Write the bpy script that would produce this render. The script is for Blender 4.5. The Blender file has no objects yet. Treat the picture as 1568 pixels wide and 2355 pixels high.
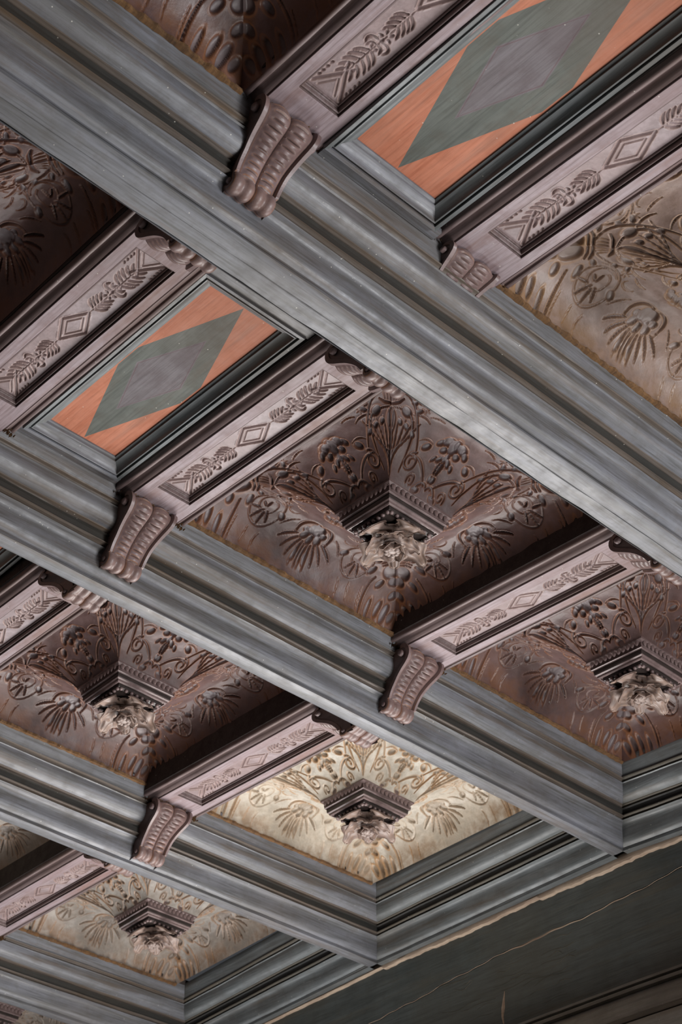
import bpy, math, random
import numpy as np
from mathutils import Vector
random.seed(7); rng = np.random.default_rng(7)
sc = bpy.context.scene
COL = sc.collection
Z0 = 1.6                      # camera height; ceiling heights below are measured from the camera

# ------------------------------------------------------------------ camera
cam_d = bpy.data.cameras.new('camera'); cam = bpy.data.objects.new('camera', cam_d); COL.objects.link(cam)
cam_d.sensor_fit = 'HORIZONTAL'; cam_d.sensor_width = 24.0; cam_d.lens = 3546.33 / 1568 * 24.0
cam.location = (0, 0, Z0); cam.rotation_euler = (2.2596, -0.0249, -0.7382)
cam_d.clip_start = 0.05; cam_d.clip_end = 60
cam_d.dof.use_dof = True; cam_d.dof.focus_distance = 3.15; cam_d.dof.aperture_fstop = 10.5
sc.camera = cam

# ------------------------------------------------------------------ light and exposure
w = bpy.data.worlds.new('world'); sc.world = w; w.use_nodes = True
w.node_tree.nodes['Background'].inputs[0].default_value = (0.80, 0.84, 0.92, 1)
w.node_tree.nodes['Background'].inputs[1].default_value = 0.07
def area(name, loc, target, sx, sy, power, color):
    l = bpy.data.lights.new(name, 'AREA'); l.shape = 'RECTANGLE'; l.size = sx; l.size_y = sy; l.energy = power; l.color = color
    o = bpy.data.objects.new(name, l); COL.objects.link(o); o.location = loc
    o.rotation_euler = (Vector(target) - Vector(loc)).to_track_quat('-Z', 'Y').to_euler()
    return o
area('window_light_in_right_wall', (3.10, 3.1, 1.95), (1.5, 2.0, 3.75), 2.0, 1.0, 105, (1.0, 0.97, 0.94))
area('window_light_far_end', (2.9, 5.6, 1.2), (1.6, 1.8, 3.7), 1.4, 1.6, 50, (0.96, 0.97, 1.0))
area('doorway_light_behind_viewer', (3.0, -2.0, 1.9), (1.9, 2.2, 3.7), 1.0, 1.2, 165, (0.97, 0.98, 1.0))
area('doorway_light_low', (2.6, 0.2, 0.6), (1.8, 2.0, 3.7), 1.4, 1.4, 75, (1.0, 0.97, 0.95))
sc.view_settings.view_transform = 'Standard'; sc.view_settings.look = 'None'
sc.view_settings.exposure = -0.30; sc.view_settings.gamma = 1.0; sc.view_settings.use_curve_mapping = False

# ------------------------------------------------------------------ measured layout
SA, SB, SC_, SD = .1059, .0844, .0471, .0280
ZA, ZB, ZC, ZD, ZE = 2.1758, 2.1342, 2.0879, 2.0577, 1.9893
WF = .036                                                   # width of a main beam's soffit
YK = {0: .3664, 1: 1.3870, 2: 2.3664, 3: 3.3710, 4: 4.3696, 5: 5.37}
ZK = {0: -.049, 1: -.0245, 2: 0.0, 3: -.0149, 4: -.0527, 5: -.075}
XWALL = {0: 3.132, 1: 3.140, 2: 3.132, 3: 3.153, 4: 3.1745, 5: 3.19}
XQ = {'L': .04, 'A': .902, 'B': 1.351, 'C': 2.1823}         # left edge of each cross beam's soffit
CW = .1312; SIDE = .034
SOF = {0: (2.1079, 2.1503), 1: (2.1142, 2.1521), 2: (2.1081, 2.1228), 3: (2.0803, 2.0738), 4: (2.06, 2.05)}
XSTART = -.6

# ------------------------------------------------------------------ node helpers and materials
def new_mat(name):
    m = bpy.data.materials.new(name); m.use_nodes = True; nt = m.node_tree
    return m, nt, nt.nodes['Principled BSDF']
def N(nt, t, **kw):
    n = nt.nodes.new(t)
    for k, v in kw.items():
        if k in n.inputs.keys(): n.inputs[k].default_value = v
        else: setattr(n, k, v)
    return n
def ramp(nt, fac, stops):
    r = nt.nodes.new('ShaderNodeValToRGB'); nt.links.new(fac, r.inputs[0])
    e = r.color_ramp.elements
    while len(e) < len(stops): e.new(0.5)
    for i, (p, c) in enumerate(stops):
        e[i].position = p; e[i].color = (c, c, c, 1) if not isinstance(c, (tuple, list)) else (*c, 1)
    return r.outputs[0]
def mix(nt, f, a, b):
    m = nt.nodes.new('ShaderNodeMix'); m.data_type = 'RGBA'
    for sock, v in ((m.inputs[0], f), (m.inputs[6], a), (m.inputs[7], b)):
        if hasattr(v, 'is_linked'): nt.links.new(v, sock)
        elif isinstance(v, (tuple, list)): sock.default_value = (*v, 1)
        else: sock.default_value = v
    return m.outputs[2]
def noise(nt, coord, scale, detail=4, vec=(1, 1, 1), rough=.55):
    mp = nt.nodes.new('ShaderNodeMapping'); mp.inputs['Scale'].default_value = vec; nt.links.new(coord, mp.inputs[0])
    n = nt.nodes.new('ShaderNodeTexNoise'); n.inputs['Scale'].default_value = scale; n.inputs['Detail'].default_value = detail
    n.inputs['Roughness'].default_value = rough
    nt.links.new(mp.outputs[0], n.inputs['Vector']); return n.outputs[0]
def math_(nt, op, a, b):
    m = nt.nodes.new('ShaderNodeMath'); m.operation = op
    for i, v in enumerate((a, b)):
        if hasattr(v, 'is_linked'): nt.links.new(v, m.inputs[i])
        else: m.inputs[i].default_value = v
    return m.outputs[0]

def painted_wood(name, base, light, stain, axis=0, rough=.42, stain_amt=.5, grain=1.0, specks=True):
    """old paint over timber: streaks along the grain, brown worn stains, white dust specks"""
    m, nt, b = new_mat(name)
    tc = nt.nodes.new('ShaderNodeTexCoord').outputs['Object']
    v = [60, 60, 60]; v[axis] = 2.5
    streak = noise(nt, tc, 1.0, 6, tuple(v))
    cloud = noise(nt, tc, 7.0, 5)
    v3 = [210, 210, 210]; v3[axis] = 9
    fine = noise(nt, tc, 1.0, 5, tuple(v3), .65)
    mott = noise(nt, tc, 22.0, 6, rough=.7)
    col = mix(nt, ramp(nt, streak, [(.35, 0), (.68, 1)]), base, light)
    col = mix(nt, ramp(nt, fine, [(.42, 0), (.72, .5)]), col, tuple(min(1, c * 1.35) for c in light))
    col = mix(nt, ramp(nt, fine, [(.30, .55), (.46, 0)]), col, tuple(c * .55 for c in base))
    col = mix(nt, ramp(nt, mott, [(.50, 0), (.72, .5)]), col, tuple(c * .7 + d * .3 for c, d in zip(base, stain)))
    col = mix(nt, ramp(nt, cloud, [(.45, 0), (.75, .55)]), col, tuple(c * .72 for c in base))
    v2 = [26, 26, 26]; v2[axis] = 1.6
    st = noise(nt, tc, 1.0, 8, tuple(v2), .7)
    col = mix(nt, ramp(nt, noise(nt, tc, 1.7, 3), [(.46, 0), (.66, .45)]), col, tuple(c * .55 + d * .5 for c, d in zip(base, stain)))
    col = mix(nt, ramp(nt, st, [(.53, 0), (.72, stain_amt)]), col, stain)
    if specks:
        vo = N(nt, 'ShaderNodeTexVoronoi'); vo.inputs['Scale'].default_value = 75; nt.links.new(tc, vo.inputs['Vector'])
        col = mix(nt, math_(nt, 'MULTIPLY', ramp(nt, vo.outputs['Distance'], [(.05, .8), (.10, 0)]), ramp(nt, vo.outputs['Color'], [(.72, 0), (.74, 1)])), col, (.6, .57, .5))
    nt.links.new(col, b.inputs['Base Color'])
    nt.links.new(ramp(nt, mott, [(.35, rough + .02), (.65, rough + .2)]), b.inputs['Roughness'])
    bp = nt.nodes.new('ShaderNodeBump'); bp.inputs['Strength'].default_value = .25 * grain; bp.inputs['Distance'].default_value = .0015
    nt.links.new(math_(nt, 'ADD', streak, fine), bp.inputs['Height']); nt.links.new(bp.outputs[0], b.inputs['Normal'])
    b.inputs['Specular IOR Level'].default_value = .5
    return m

def carved_wood(name, base, light, wear, pit, rough=.45, wear_amt=.6):
    """carved, stained wood; attribute 'cut' marks carved depth (0..1): dirt lies in the cuts (in the brown wood a painted pale sheen), wear on their rims"""
    m, nt, b = new_mat(name)
    tc = nt.nodes.new('ShaderNodeTexCoord').outputs['Object']
    big = noise(nt, tc, 5.0, 5); fine = noise(nt, tc, 60.0, 5)
    at = N(nt, 'ShaderNodeAttribute', attribute_name='cut')
    f = at.outputs['Fac']
    col = mix(nt, ramp(nt, big, [(.35, 0), (.65, 1)]), base, light)
    mid = noise(nt, tc, 24.0, 6, rough=.7)
    col = mix(nt, ramp(nt, mid, [(.40, .45), (.56, 0)]), col, tuple(c * .55 for c in base))
    col = mix(nt, ramp(nt, fine, [(.5, 0), (.75, .4)]), col, tuple(c * .6 for c in base))
    ag = N(nt, 'ShaderNodeAttribute', attribute_name='age')
    st = math_(nt, 'MULTIPLY', ag.outputs['Fac'], ramp(nt, noise(nt, tc, 11.0, 7, rough=.7), [(.40, 0), (.62, 1)]))
    col = mix(nt, math_(nt, 'MULTIPLY', st, .75), col, tuple(w_ * .55 for w_ in wear))
    wn = math_(nt, 'MULTIPLY', ramp(nt, f, [(.05, 0), (.20, 1), (.45, .35), (.65, .0)]), ramp(nt, big, [(.38, .15), (.62, wear_amt)]))
    col = mix(nt, wn, col, wear)
    col = mix(nt, ramp(nt, f, [(.35, 0), (.8, .6)]), col, pit)
    nt.links.new(col, b.inputs['Base Color'])
    b.inputs['Roughness'].default_value = rough; b.inputs['Specular IOR Level'].default_value = .55
    bp = nt.nodes.new('ShaderNodeBump'); bp.inputs['Strength'].default_value = .5; bp.inputs['Distance'].default_value = .0014
    nt.links.new(math_(nt, 'ADD', fine, mid), bp.inputs['Height']); nt.links.new(bp.outputs[0], b.inputs['Normal'])
    return m

GREY = painted_wood('grey_paint_along_beam', (.082, .080, .078), (.172, .177, .200), (.080, .048, .022), 0, .34, .85)
GREY_Y = painted_wood('grey_paint_across', (.080, .088, .090), (.150, .163, .168), (.085, .055, .028), 1, .36, .6)
DARK = painted_wood('dark_band_paint', (.014, .013, .011), (.024, .022, .018), (.05, .028, .012), 0, .6, stain_amt=.3)
DARK_Y = painted_wood('dark_band_paint_across', (.011, .012, .012), (.020, .020, .020), (.04, .024, .012), 1, .6, stain_amt=.2)
BRONZE = painted_wood('worn_bead', (.062, .047, .036), (.115, .094, .080), (.11, .058, .018), 0, stain_amt=.8)
BRONZE_Y = painted_wood('worn_bead_across', (.060, .054, .044), (.105, .095, .078), (.12, .07, .025), 1, stain_amt=.6)
PURPLE = painted_wood('mauve_soffit_paint', (.205, .142, .145), (.315, .258, .280), (.17, .075, .045), 1, stain_amt=.75)
MOULD = painted_wood('brown_mauve_moulding', (.115, .078, .073), (.19, .14, .14), (.10, .05, .025), 1, stain_amt=.5)
ORANGE = painted_wood('orange_panel_paint', (.38, .115, .055), (.44, .165, .095), (.24, .15, .11), 1, .62, .45)
GREEN = painted_wood('green_grey_lozenge_paint', (.070, .077, .066), (.105, .113, .10), (.16, .10, .07), 1, .6, .2)
PLUM = painted_wood('plum_lozenge_paint', (.092, .075, .080), (.135, .118, .128), (.10, .05, .045), 1, .55, .3)
WINE = painted_wood('wine_outline_paint', (.085, .050, .055), (.12, .08, .085), (.06, .03, .03), 1, .55, .5)
CARVE = carved_wood('carved_brown_wood', (.086, .047, .041), (.142, .089, .090), (.25, .095, .032), (.175, .155, .165))  # pit colour paints a pale grey sheen into the cuts
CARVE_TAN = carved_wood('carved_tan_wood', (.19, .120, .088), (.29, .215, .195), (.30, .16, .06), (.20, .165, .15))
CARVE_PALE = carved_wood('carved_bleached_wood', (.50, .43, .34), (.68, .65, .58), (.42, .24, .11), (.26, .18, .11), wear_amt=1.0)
CARVE_GREYED = carved_wood('carved_greyed_wood', (.24, .20, .165), (.44, .42, .39), (.33, .17, .075), (.15, .11, .085), wear_amt=.9)
FIELD = carved_wood('carved_mauve_field', (.25, .175, .17), (.32, .255, .265), (.34, .20, .13), (.17, .115, .105), wear_amt=.35)
SCROLL = carved_wood('carved_console_wood', (.165, .105, .098), (.26, .19, .19), (.26, .115, .05), (.06, .038, .03), rough=.42, wear_amt=.9)
ROSE = carved_wood('rosette_wood', (.20, .135, .112), (.36, .29, .26), (.30, .17, .10), (.12, .08, .06))
PLASTER = painted_wood('torn_plaster', (.36, .26, .19), (.52, .41, .31), (.20, .12, .08), 1, .8, .5)
FRIEZE = painted_wood('dark_green_frieze_paint', (.055, .068, .067), (.098, .116, .116), (.14, .11, .065), 1, .45, .45, specks=False)
CORN = painted_wood('olive_cornice_paint', (.20, .19, .165), (.31, .30, .27), (.14, .10, .06), 1, .4, .5)
DIRT = painted_wood('rusty_dirt', (.07, .035, .015), (.17, .085, .03), (.04, .02, .01), 1, .8, .6)
BACK = painted_wood('backing_boards', (.03, .022, .02), (.045, .035, .03), (.02, .01, .01), 0, .8)
FLOOR = painted_wood('floor_boards_paint', (.06, .042, .03), (.09, .065, .05), (.08, .05, .03), 0, .5)

# ------------------------------------------------------------------ object helpers
def mesh_from(verts, faces, mat, smooth=False, name='piece'):
    me = bpy.data.meshes.new(name); me.from_pydata([tuple(map(float, v)) for v in verts], [], faces)
    mats = mat if isinstance(mat, (list, tuple)) else [mat]
    for x in mats: me.materials.append(x)
    if smooth: me.polygons.foreach_set('use_smooth', [True] * len(me.polygons))
    me.validate(); me.update(); return me
def link(name, me, parent=None, loc=(0, 0, 0), rot=(0, 0, 0), scale=(1, 1, 1)):
    o = bpy.data.objects.new(name, me); COL.objects.link(o); o.parent = parent
    o.location = loc; o.rotation_euler = rot; o.scale = scale; return o
def thing(name, label, cat, loc=(0, 0, 0), rot=(0, 0, 0), group=None, kind=None):
    o = bpy.data.objects.new(name, None); COL.objects.link(o); o.location = loc; o.rotation_euler = rot
    o.empty_display_size = .05
    if label: o['label'] = label
    if cat: o['category'] = cat
    if group: o['group'] = group
    if kind: o['kind'] = kind
    return o

def loft(sections, mat, closed=False, smooth=False, sharp=40):
    """sections: list of equal-length point lists; open profile strips joined lengthwise; caps when closed"""
    n = len(sections[0]); V = [p for s in sections for p in s]; F = []
    for i in range(len(sections) - 1):
        for j in range(n if closed else n - 1):
            a = i * n + j; b = i * n + (j + 1) % n
            F.append((a, b, b + n, a + n))
    if closed:
        F.append(tuple(range(n))[::-1]); F.append(tuple(range((len(sections) - 1) * n, len(sections) * n)))
    me = mesh_from(V, F, mat)
    if smooth:
        me.polygons.foreach_set('use_smooth', [True] * len(me.polygons))
        me.set_sharp_from_angle(angle=math.radians(sharp))
    return me

def wob(t, seed, amp=.0008):
    return amp * (math.sin(t * 7.1 + seed) + .6 * math.sin(t * 17.3 + seed * 2.1) + .35 * math.sin(t * 41 + seed * 3.7))

# ------------------------------------------------------------------ moulding profiles (s outwards from the soffit edge, z from the camera)
P_FILLET = [(SA, ZA + .02), (SA, ZA), (.1045, ZA - .002), (.1020, 2.166), (.0975, 2.155), (.0940, 2.1475), (.0918, 2.1432), (.0940, 2.1425)]
P_BEAD1 = [(.0965, 2.1422), (.0950, 2.1398), (.0900, 2.1395), (.0868, 2.1378), (.0848, 2.1352), (.0850, 2.1325), (.0895, 2.1318)]
P_COVE = [(.0895, 2.1315), (.0862, 2.1298), (.0855, 2.1220), (.0840, 2.1130), (.0800, 2.1045), (.0735, 2.0975), (.0650, 2.0930), (.0570, 2.0908), (.0530, 2.0900), (.0520, 2.0915)]
P_BEAD2 = [(.0570, 2.0912), (.0560, 2.0886), (.0500, 2.0880), (.0468, 2.0860), (.0462, 2.0840), (.0480, 2.0822), (.0515, 2.0815)]
P_BAND = [(.0510, 2.0815), (.0452, 2.0800), (.0440, 2.0720), (.0425, 2.0640), (.0450, 2.0636)]
P_BEAD3 = [(.0475, 2.0640), (.0470, 2.0618), (.0375, 2.0612), (.0348, 2.0594), (.0345, 2.0568), (.0365, 2.0548), (.0405, 2.0543)]
P_CYMA = [(.0405, 2.0543), (.0360, 2.0528), (.0310, 2.0520), (.0262, 2.0495), (.0228, 2.0445), (.0208, 2.0370), (.0198, 2.0280),
          (.0190, 2.0190), (.0172, 2.0110), (.0138, 2.0045), (.0095, 2.0005), (.0052, 1.9985), (.0040, 1.9975), (.0042, 1.9935)]
MOULDS = [('fillet_board', P_FILLET, 'G'), ('bead_strip', P_BEAD1, 'B'), ('cove_moulding', P_COVE, 'G'), ('bead_strip', P_BEAD2, 'B'),
          ('dark_band', P_BAND, 'D'), ('bead_strip', P_BEAD3, 'B'), ('cyma_moulding', P_CYMA, 'G')]
MX = {'G': GREY, 'B': BRONZE, 'D': DARK}; MY = {'G': GREY_Y, 'B': BRONZE_Y, 'D': DARK_Y}
LENX = 64
MB = {0: 0, 1: .040, 2: .0, 3: 0, 4: 0, 5: 0}; GAP = .031       # extra board on the hidden side: under beam 1, above the others

# ------------------------------------------------------------------ main beams
def main_beam(k, label):
    yk, dz, xw = YK[k], ZK[k] + Z0, XWALL[k]
    x0 = XSTART
    t = thing('main_beam', label, 'ceiling beam', (x0, yk + WF / 2, ZE + dz), group='long grey moulded ceiling beams')
    ox, oy, oz = t.location
    for side in (0, 1):
        for nm, prof, key in MOULDS:
            secs = []
            for i in range(LENX + 1):
                f = i / LENX; sec = []
                for j, (s, z) in enumerate(prof):
                    x1 = xw - s; x = x0 + (x1 - x0) * f
                    e = wob(x * 1.3, k * 5 + s * 90 + side, .0006)
                    y = yk - s + e if side == 0 else yk + WF + MB[k] + s * (1 - max(0, MB[k] - GAP) / SA) - e
                    sec.append((x - ox, y - oy, z + dz - oz + wob(x, k + z * 40, .0005)))
                secs.append(sec if side == 0 else sec[::-1])
            link(nm, loft(secs, MX[key], smooth=True), t)
    # soffit board with a shallow groove along both edges
    pr = [(.0040, .006), (.0015, .006), (.0012, .0005), (0, 0), (-WF / 2, -.0006), (-WF, 0), (-WF - .0012, .0005), (-WF - .0015, .006), (-WF - .004, .006)]
    secs = []
    for i in range(LENX + 1):
        f = i / LENX; sec = []
        for s, z in pr:
            x = x0 + (xw - max(s, -.001) - x0) * f
            sec.append((x - ox, yk - s - oy + wob(x * 1.3, k * 5, .0005), ZE + z + dz - oz + wob(x, k, .0004)))
        secs.append(sec)
    link('soffit_board', loft(secs, GREY, smooth=True, sharp=30), t)
    y0_ = yk + WF
    if MB[k]:
        m_ = [(y0_ + .0012, .0005), (y0_ + .0016, .003), (y0_ + .004, .0015), (y0_ + .030, .0022), (y0_ + .0405, .004), (y0_ + MB[k] + .004, .010)]
    else:
        m_ = [(y0_ + SA - .003, ZA - ZE + .004), (y0_ + SA - .003, ZA - ZE), (y0_ + SA + GAP, ZA - ZE), (y0_ + SA + GAP, ZA - ZE + .02)]
    secs = [[(x0 + (xw - x0) * i / LENX - ox, a - oy + wob(i * .3, k, .0012 if MB[k] else .0003) * (0 if j == 0 else 1), b + dz + (ZE + 0) - oz + 0) for j, (a, b) in enumerate(m_)] for i in range(LENX + 1)]
    link('edge_board', loft([q[::-1] for q in secs], GREY, smooth=True, sharp=30), t)
    # timber core above
    c = [(-SA, .22), (-SA, .20), (WF + SA + GAP, .20), (WF + SA + GAP, .22)]
    secs = [[(x - ox, yk + a - oy, ZE + b + dz - oz) for a, b in c] for x in (x0, xw)]
    link('core_timber', loft(secs, BACK, closed=True), t)
    return t
main_beam(0, 'grey moulded long beam nearest overhead, beyond the top edge of the picture')
main_beam(1, 'broad grey moulded long beam running from the top left corner across to the right edge')
main_beam(2, 'grey moulded long beam below the central brown coffer, ending at the wall on the right')
main_beam(3, 'grey moulded long beam under the bleached white coffer, meeting the wall at lower centre')
main_beam(4, 'grey moulded long beam in the bottom left corner, below the lowest greyed coffer')

# ------------------------------------------------------------------ wall and its mouldings
def wall_x(y):
    ks = sorted(YK)
    for a, b in zip(ks, ks[1:]):
        if y <= YK[b] or b == ks[-1]:
            f = (y - YK[a]) / (YK[b] - YK[a]); return XWALL[a] + f * (XWALL[b] - XWALL[a])
ZKW = dict(ZK); ZKW[1] = -.0459
XW1 = dict(XWALL)
n_tr = 0
for k in (1, 2, 3, 4, 0):
    n_tr += 1
    t = thing('trim_%d' % n_tr, ['grey moulded trim along the wall at the right edge of the picture', 'grey moulded trim along the wall between the two right-hand beam ends',
              'grey moulded trim along the wall right of the bottom corner', 'grey moulded trim along the wall below the picture', 'grey moulded trim along the wall beyond the right edge'][n_tr - 1], None,
              (XWALL[k], YK[k], ZE + Z0), kind='structure')
    ox, oy, oz = t.location
    for nm, prof, key in MOULDS:
        secs = []
        for i in range(25):
            f = i / 24; sec = []
            for s, z in prof:
                ya = YK[k] + WF + s; yb = YK[k + 1] - s; y = ya + (yb - ya) * f
                xw = XWALL[k] + (XWALL[k + 1] - XWALL[k]) * f; dz = (ZKW[k] if k > 1 else ZKW[1] * (1 - f)) * (1 - f if k > 1 else 1) + ZKW[k + 1] * f
                sec.append((xw - s - ox + wob(y, s * 70, .0004), y - oy, z + dz + Z0 - oz + wob(y * 1.2, z * 30, .0005)))
            secs.append(sec)
        link(nm, loft(secs, MY[key], smooth=True), t)
    pr = [(.004, .006), (.0015, .006), (.0012, 0), (-.028, -.001), (-.028, .03)]
    secs = []
    for i in range(25):
        f = i / 24; y = YK[k] + WF + (YK[k + 1] - YK[k] - WF) * f
        xw = XWALL[k] + (XWALL[k + 1] - XWALL[k]) * f; dz = (ZKW[k] if k > 1 else ZKW[1] * (1 - f)) * (1 - f if k > 1 else 1) + ZKW[k + 1] * f
        secs.append([(xw - s - ox, y - oy, ZE + z + dz + Z0 - oz) for s, z in pr])
    link('soffit_board', loft(secs, GREY_Y, smooth=True, sharp=30), t)

def zwall(y):      # height of the soffit at the wall
    ks = [1, 2, 3, 4, 5]
    y = max(y, YK[1])
    for a, b in zip(ks, ks[1:]):
        if y <= YK[b] or b == 5:
            f = (y - YK[a]) / (YK[b] - YK[a]); return ZE + Z0 + ZKW[a] * (1 - f) + ZKW[b] * f
wall = thing('wall_right', 'dark green board wall below the ceiling with a pale torn plaster joint', None, (3.2, 2.5, 0), kind='structure')
WX = .026
def strip(y0, y1, n, prof_fn, mat, name, parent, closed=True, smooth=True):
    ox, oy, oz = parent.location; secs = []
    for i in range(n + 1):
        y = y0 + (y1 - y0) * i / n
        secs.append([(x - ox, y - oy, z - oz) for x, z in prof_fn(y)])
    return link(name, loft(secs, mat, closed=closed, smooth=smooth), parent)
Y0W, Y1W = -1.0, 5.6
def crack(y): return Z0 + 1.893 - (y - 2.2) * .062 + .006 * math.sin(y * 7) + .002 * math.sin(y * 29) + .0012 * math.sin(y * 83)
def plaster(y):
    zt = zwall(y) - .0015 - (.006 if 2.36 < y < 2.7 else .002); th = .012 + .0025 * math.sin(y * 11) + .0015 * math.sin(y * 57) + .001 * math.sin(y * 171)
    if y > 3.37: th *= .35
    x = wall_x(y) + WX
    return [(x + .02, zt + .015), (x - .004, zt + .015), (x - .009, zt - th * .3), (x - .007, zt - th * .8), (x + .004, zt - th), (x + .02, zt - th)]
strip(.6, Y1W, 420, plaster, PLASTER, 'plaster_joint', wall)
strip(Y0W, Y1W, 300, lambda y: [(wall_x(y) + WX + .004, zwall(y) + .02), (wall_x(y) + WX + .0035, crack(y) + .004), (wall_x(y) + WX + .008, crack(y) + .0015), (wall_x(y) + WX + .04, crack(y) + .0015), (wall_x(y) + WX + .04, zwall(y) + .02)], FRIEZE, 'frieze_board', wall)
strip(Y0W, Y1W, 300, lambda y: [(wall_x(y) + WX + .03, crack(y)), (wall_x(y) + WX + .008, crack(y)), (wall_x(y) + WX + .0035, crack(y) - .003), (wall_x(y) + WX + .004, Z0 + 1.60), (wall_x(y) + WX + .03, Z0 + 1.60)], FRIEZE, 'frieze_board', wall)
def split_edge(y):
    h = .0022 * max(0, math.sin(y * 5.3) + .4 * math.sin(y * 19)) + .0006
    return [(wall_x(y) + WX + .004, crack(y) + h), (wall_x(y) + WX + .0028, crack(y)), (wall_x(y) + WX + .004, crack(y) - h)]
strip(1.6, 4.4, 500, split_edge, PLASTER, 'torn_split_edge', wall, closed=False)
# branching scar in the board under the crack
def ribbon(pts, wd, mat, name, parent, proud=.0012):
    ox, oy, oz = parent.location; secs = []
    for (y, z), ww in zip(pts, wd):
        x = wall_x(y) + WX + .0035
        secs.append([(x - ox, y - ww - oy, z - oz), (x - proud - ox, y - oy, z - oz), (x - ox, y + ww - oy, z - oz)])
    return link(name, loft(secs, mat), parent)
ribbon([(2.86, Z0 + 1.745), (2.865, Z0 + 1.72), (2.868, Z0 + 1.70), (2.872, Z0 + 1.675), (2.868, Z0 + 1.65), (2.875, Z0 + 1.62)], [.001, .004, .007, .004, .002, .003], PLASTER, 'wood_scar', wall)
rs = random.Random(11)
GRAIN = painted_wood('bared_grain', (.10, .085, .055), (.17, .14, .09), (.06, .05, .03), 1, .6, .5, specks=False)
for i in range(26):
    y0 = rs.uniform(2.55, 3.0); z0 = Z0 + rs.uniform(1.67, 1.84); L_ = rs.uniform(.04, .16); sl_ = rs.uniform(-.02, .10) * (1 if y0 < 2.8 else -1)
    ribbon([(y0 + L_ * q, z0 + sl_ * L_ * q * 4 * (1 - q) + .004 * math.sin(q * 7 + i)) for q in (0, .2, .4, .6, .8, 1)], [.0003, .0011, .0016, .0014, .0010, .0003], GRAIN, 'raised_grain', wall, .0006)
# cornice below: bead, fillet, wide cyma and lower beads, each a board of its own
def cornice(zs):
    return lambda y: [(wall_x(y) + WX + dx, Z0 + 1.633 + dz) for dx, dz in zs]
for nm, zs, mt in (('cornice_bead', [(.03, .004), (.002, .004), (-.006, .001), (-.006, -.006), (.002, -.009), (.03, -.009)], CORN),
                   ('cornice_bead', [(.03, -.010), (.000, -.010), (-.012, -.018), (-.012, -.026), (-.004, -.029), (.03, -.029)], CORN),
                   ('cornice_cyma', [(.03, -.030), (-.002, -.030), (-.006, -.040), (-.014, -.052), (-.028, -.064), (-.042, -.076), (-.050, -.092), (-.052, -.108), (.03, -.108)], CORN),
                   ('cornice_bead', [(.03, -.110), (-.056, -.110), (-.062, -.116), (-.062, -.126), (-.056, -.130), (.03, -.130)], BRONZE_Y),
                   ('cornice_fillet', [(.03, -.131), (-.064, -.131), (-.072, -.150), (-.074, -.20), (.03, -.20)], CORN)):
    strip(Y0W, Y1W, 60, cornice(zs), mt, nm, wall)
# the wall below the cornice, with the window opening the daylight comes through left open
def wallbox(y0, y1, z0, z1):
    ox, oy, oz = wall.location
    x = 3.17; c = [(x, z0), (x + .12, z0), (x + .12, z1), (x, z1)]
    return link('wall_board', loft([[(a - ox, y - oy, b - oz) for a, b in c] for y in (y0, y1)], FRIEZE, closed=True), wall)
wallbox(Y0W, 2.0, 0, Z0 + 1.45); wallbox(4.2, Y1W, 0, Z0 + 1.45); wallbox(2.0, 4.2, 0, 1.35); wallbox(2.0, 4.2, 2.55, Z0 + 1.45)
for nm, a, b, lab in (('wall_left', (-3.2, -5), (-3.1, 8), 'plain wall on the left of the hall, out of the picture'),):
    o = link(nm, loft([[(a[0], a[1], z), (b[0], a[1], z), (b[0], b[1], z), (a[0], b[1], z)] for z in (0, 4.0)], FRIEZE, closed=True)); o['kind'] = 'structure'; o['label'] = lab
fl = link('floor', loft([[(-6, y, -.02), (8, y, -.02), (8, y, 0), (-6, y, 0)][::-1] for y in (-5, 8)], FLOOR, closed=True)); fl['kind'] = 'structure'; fl['label'] = 'brown floor boards'
ce = link('ceiling', loft([[(XSTART, y, Z0 + 2.36), (3.3, y, Z0 + 2.36), (3.3, y, Z0 + 2.40), (XSTART, y, Z0 + 2.40)] for y in (.2, 5.6)], BACK, closed=True)); ce['kind'] = 'structure'; ce['label'] = 'dark backing boards above the coffers'

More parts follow.
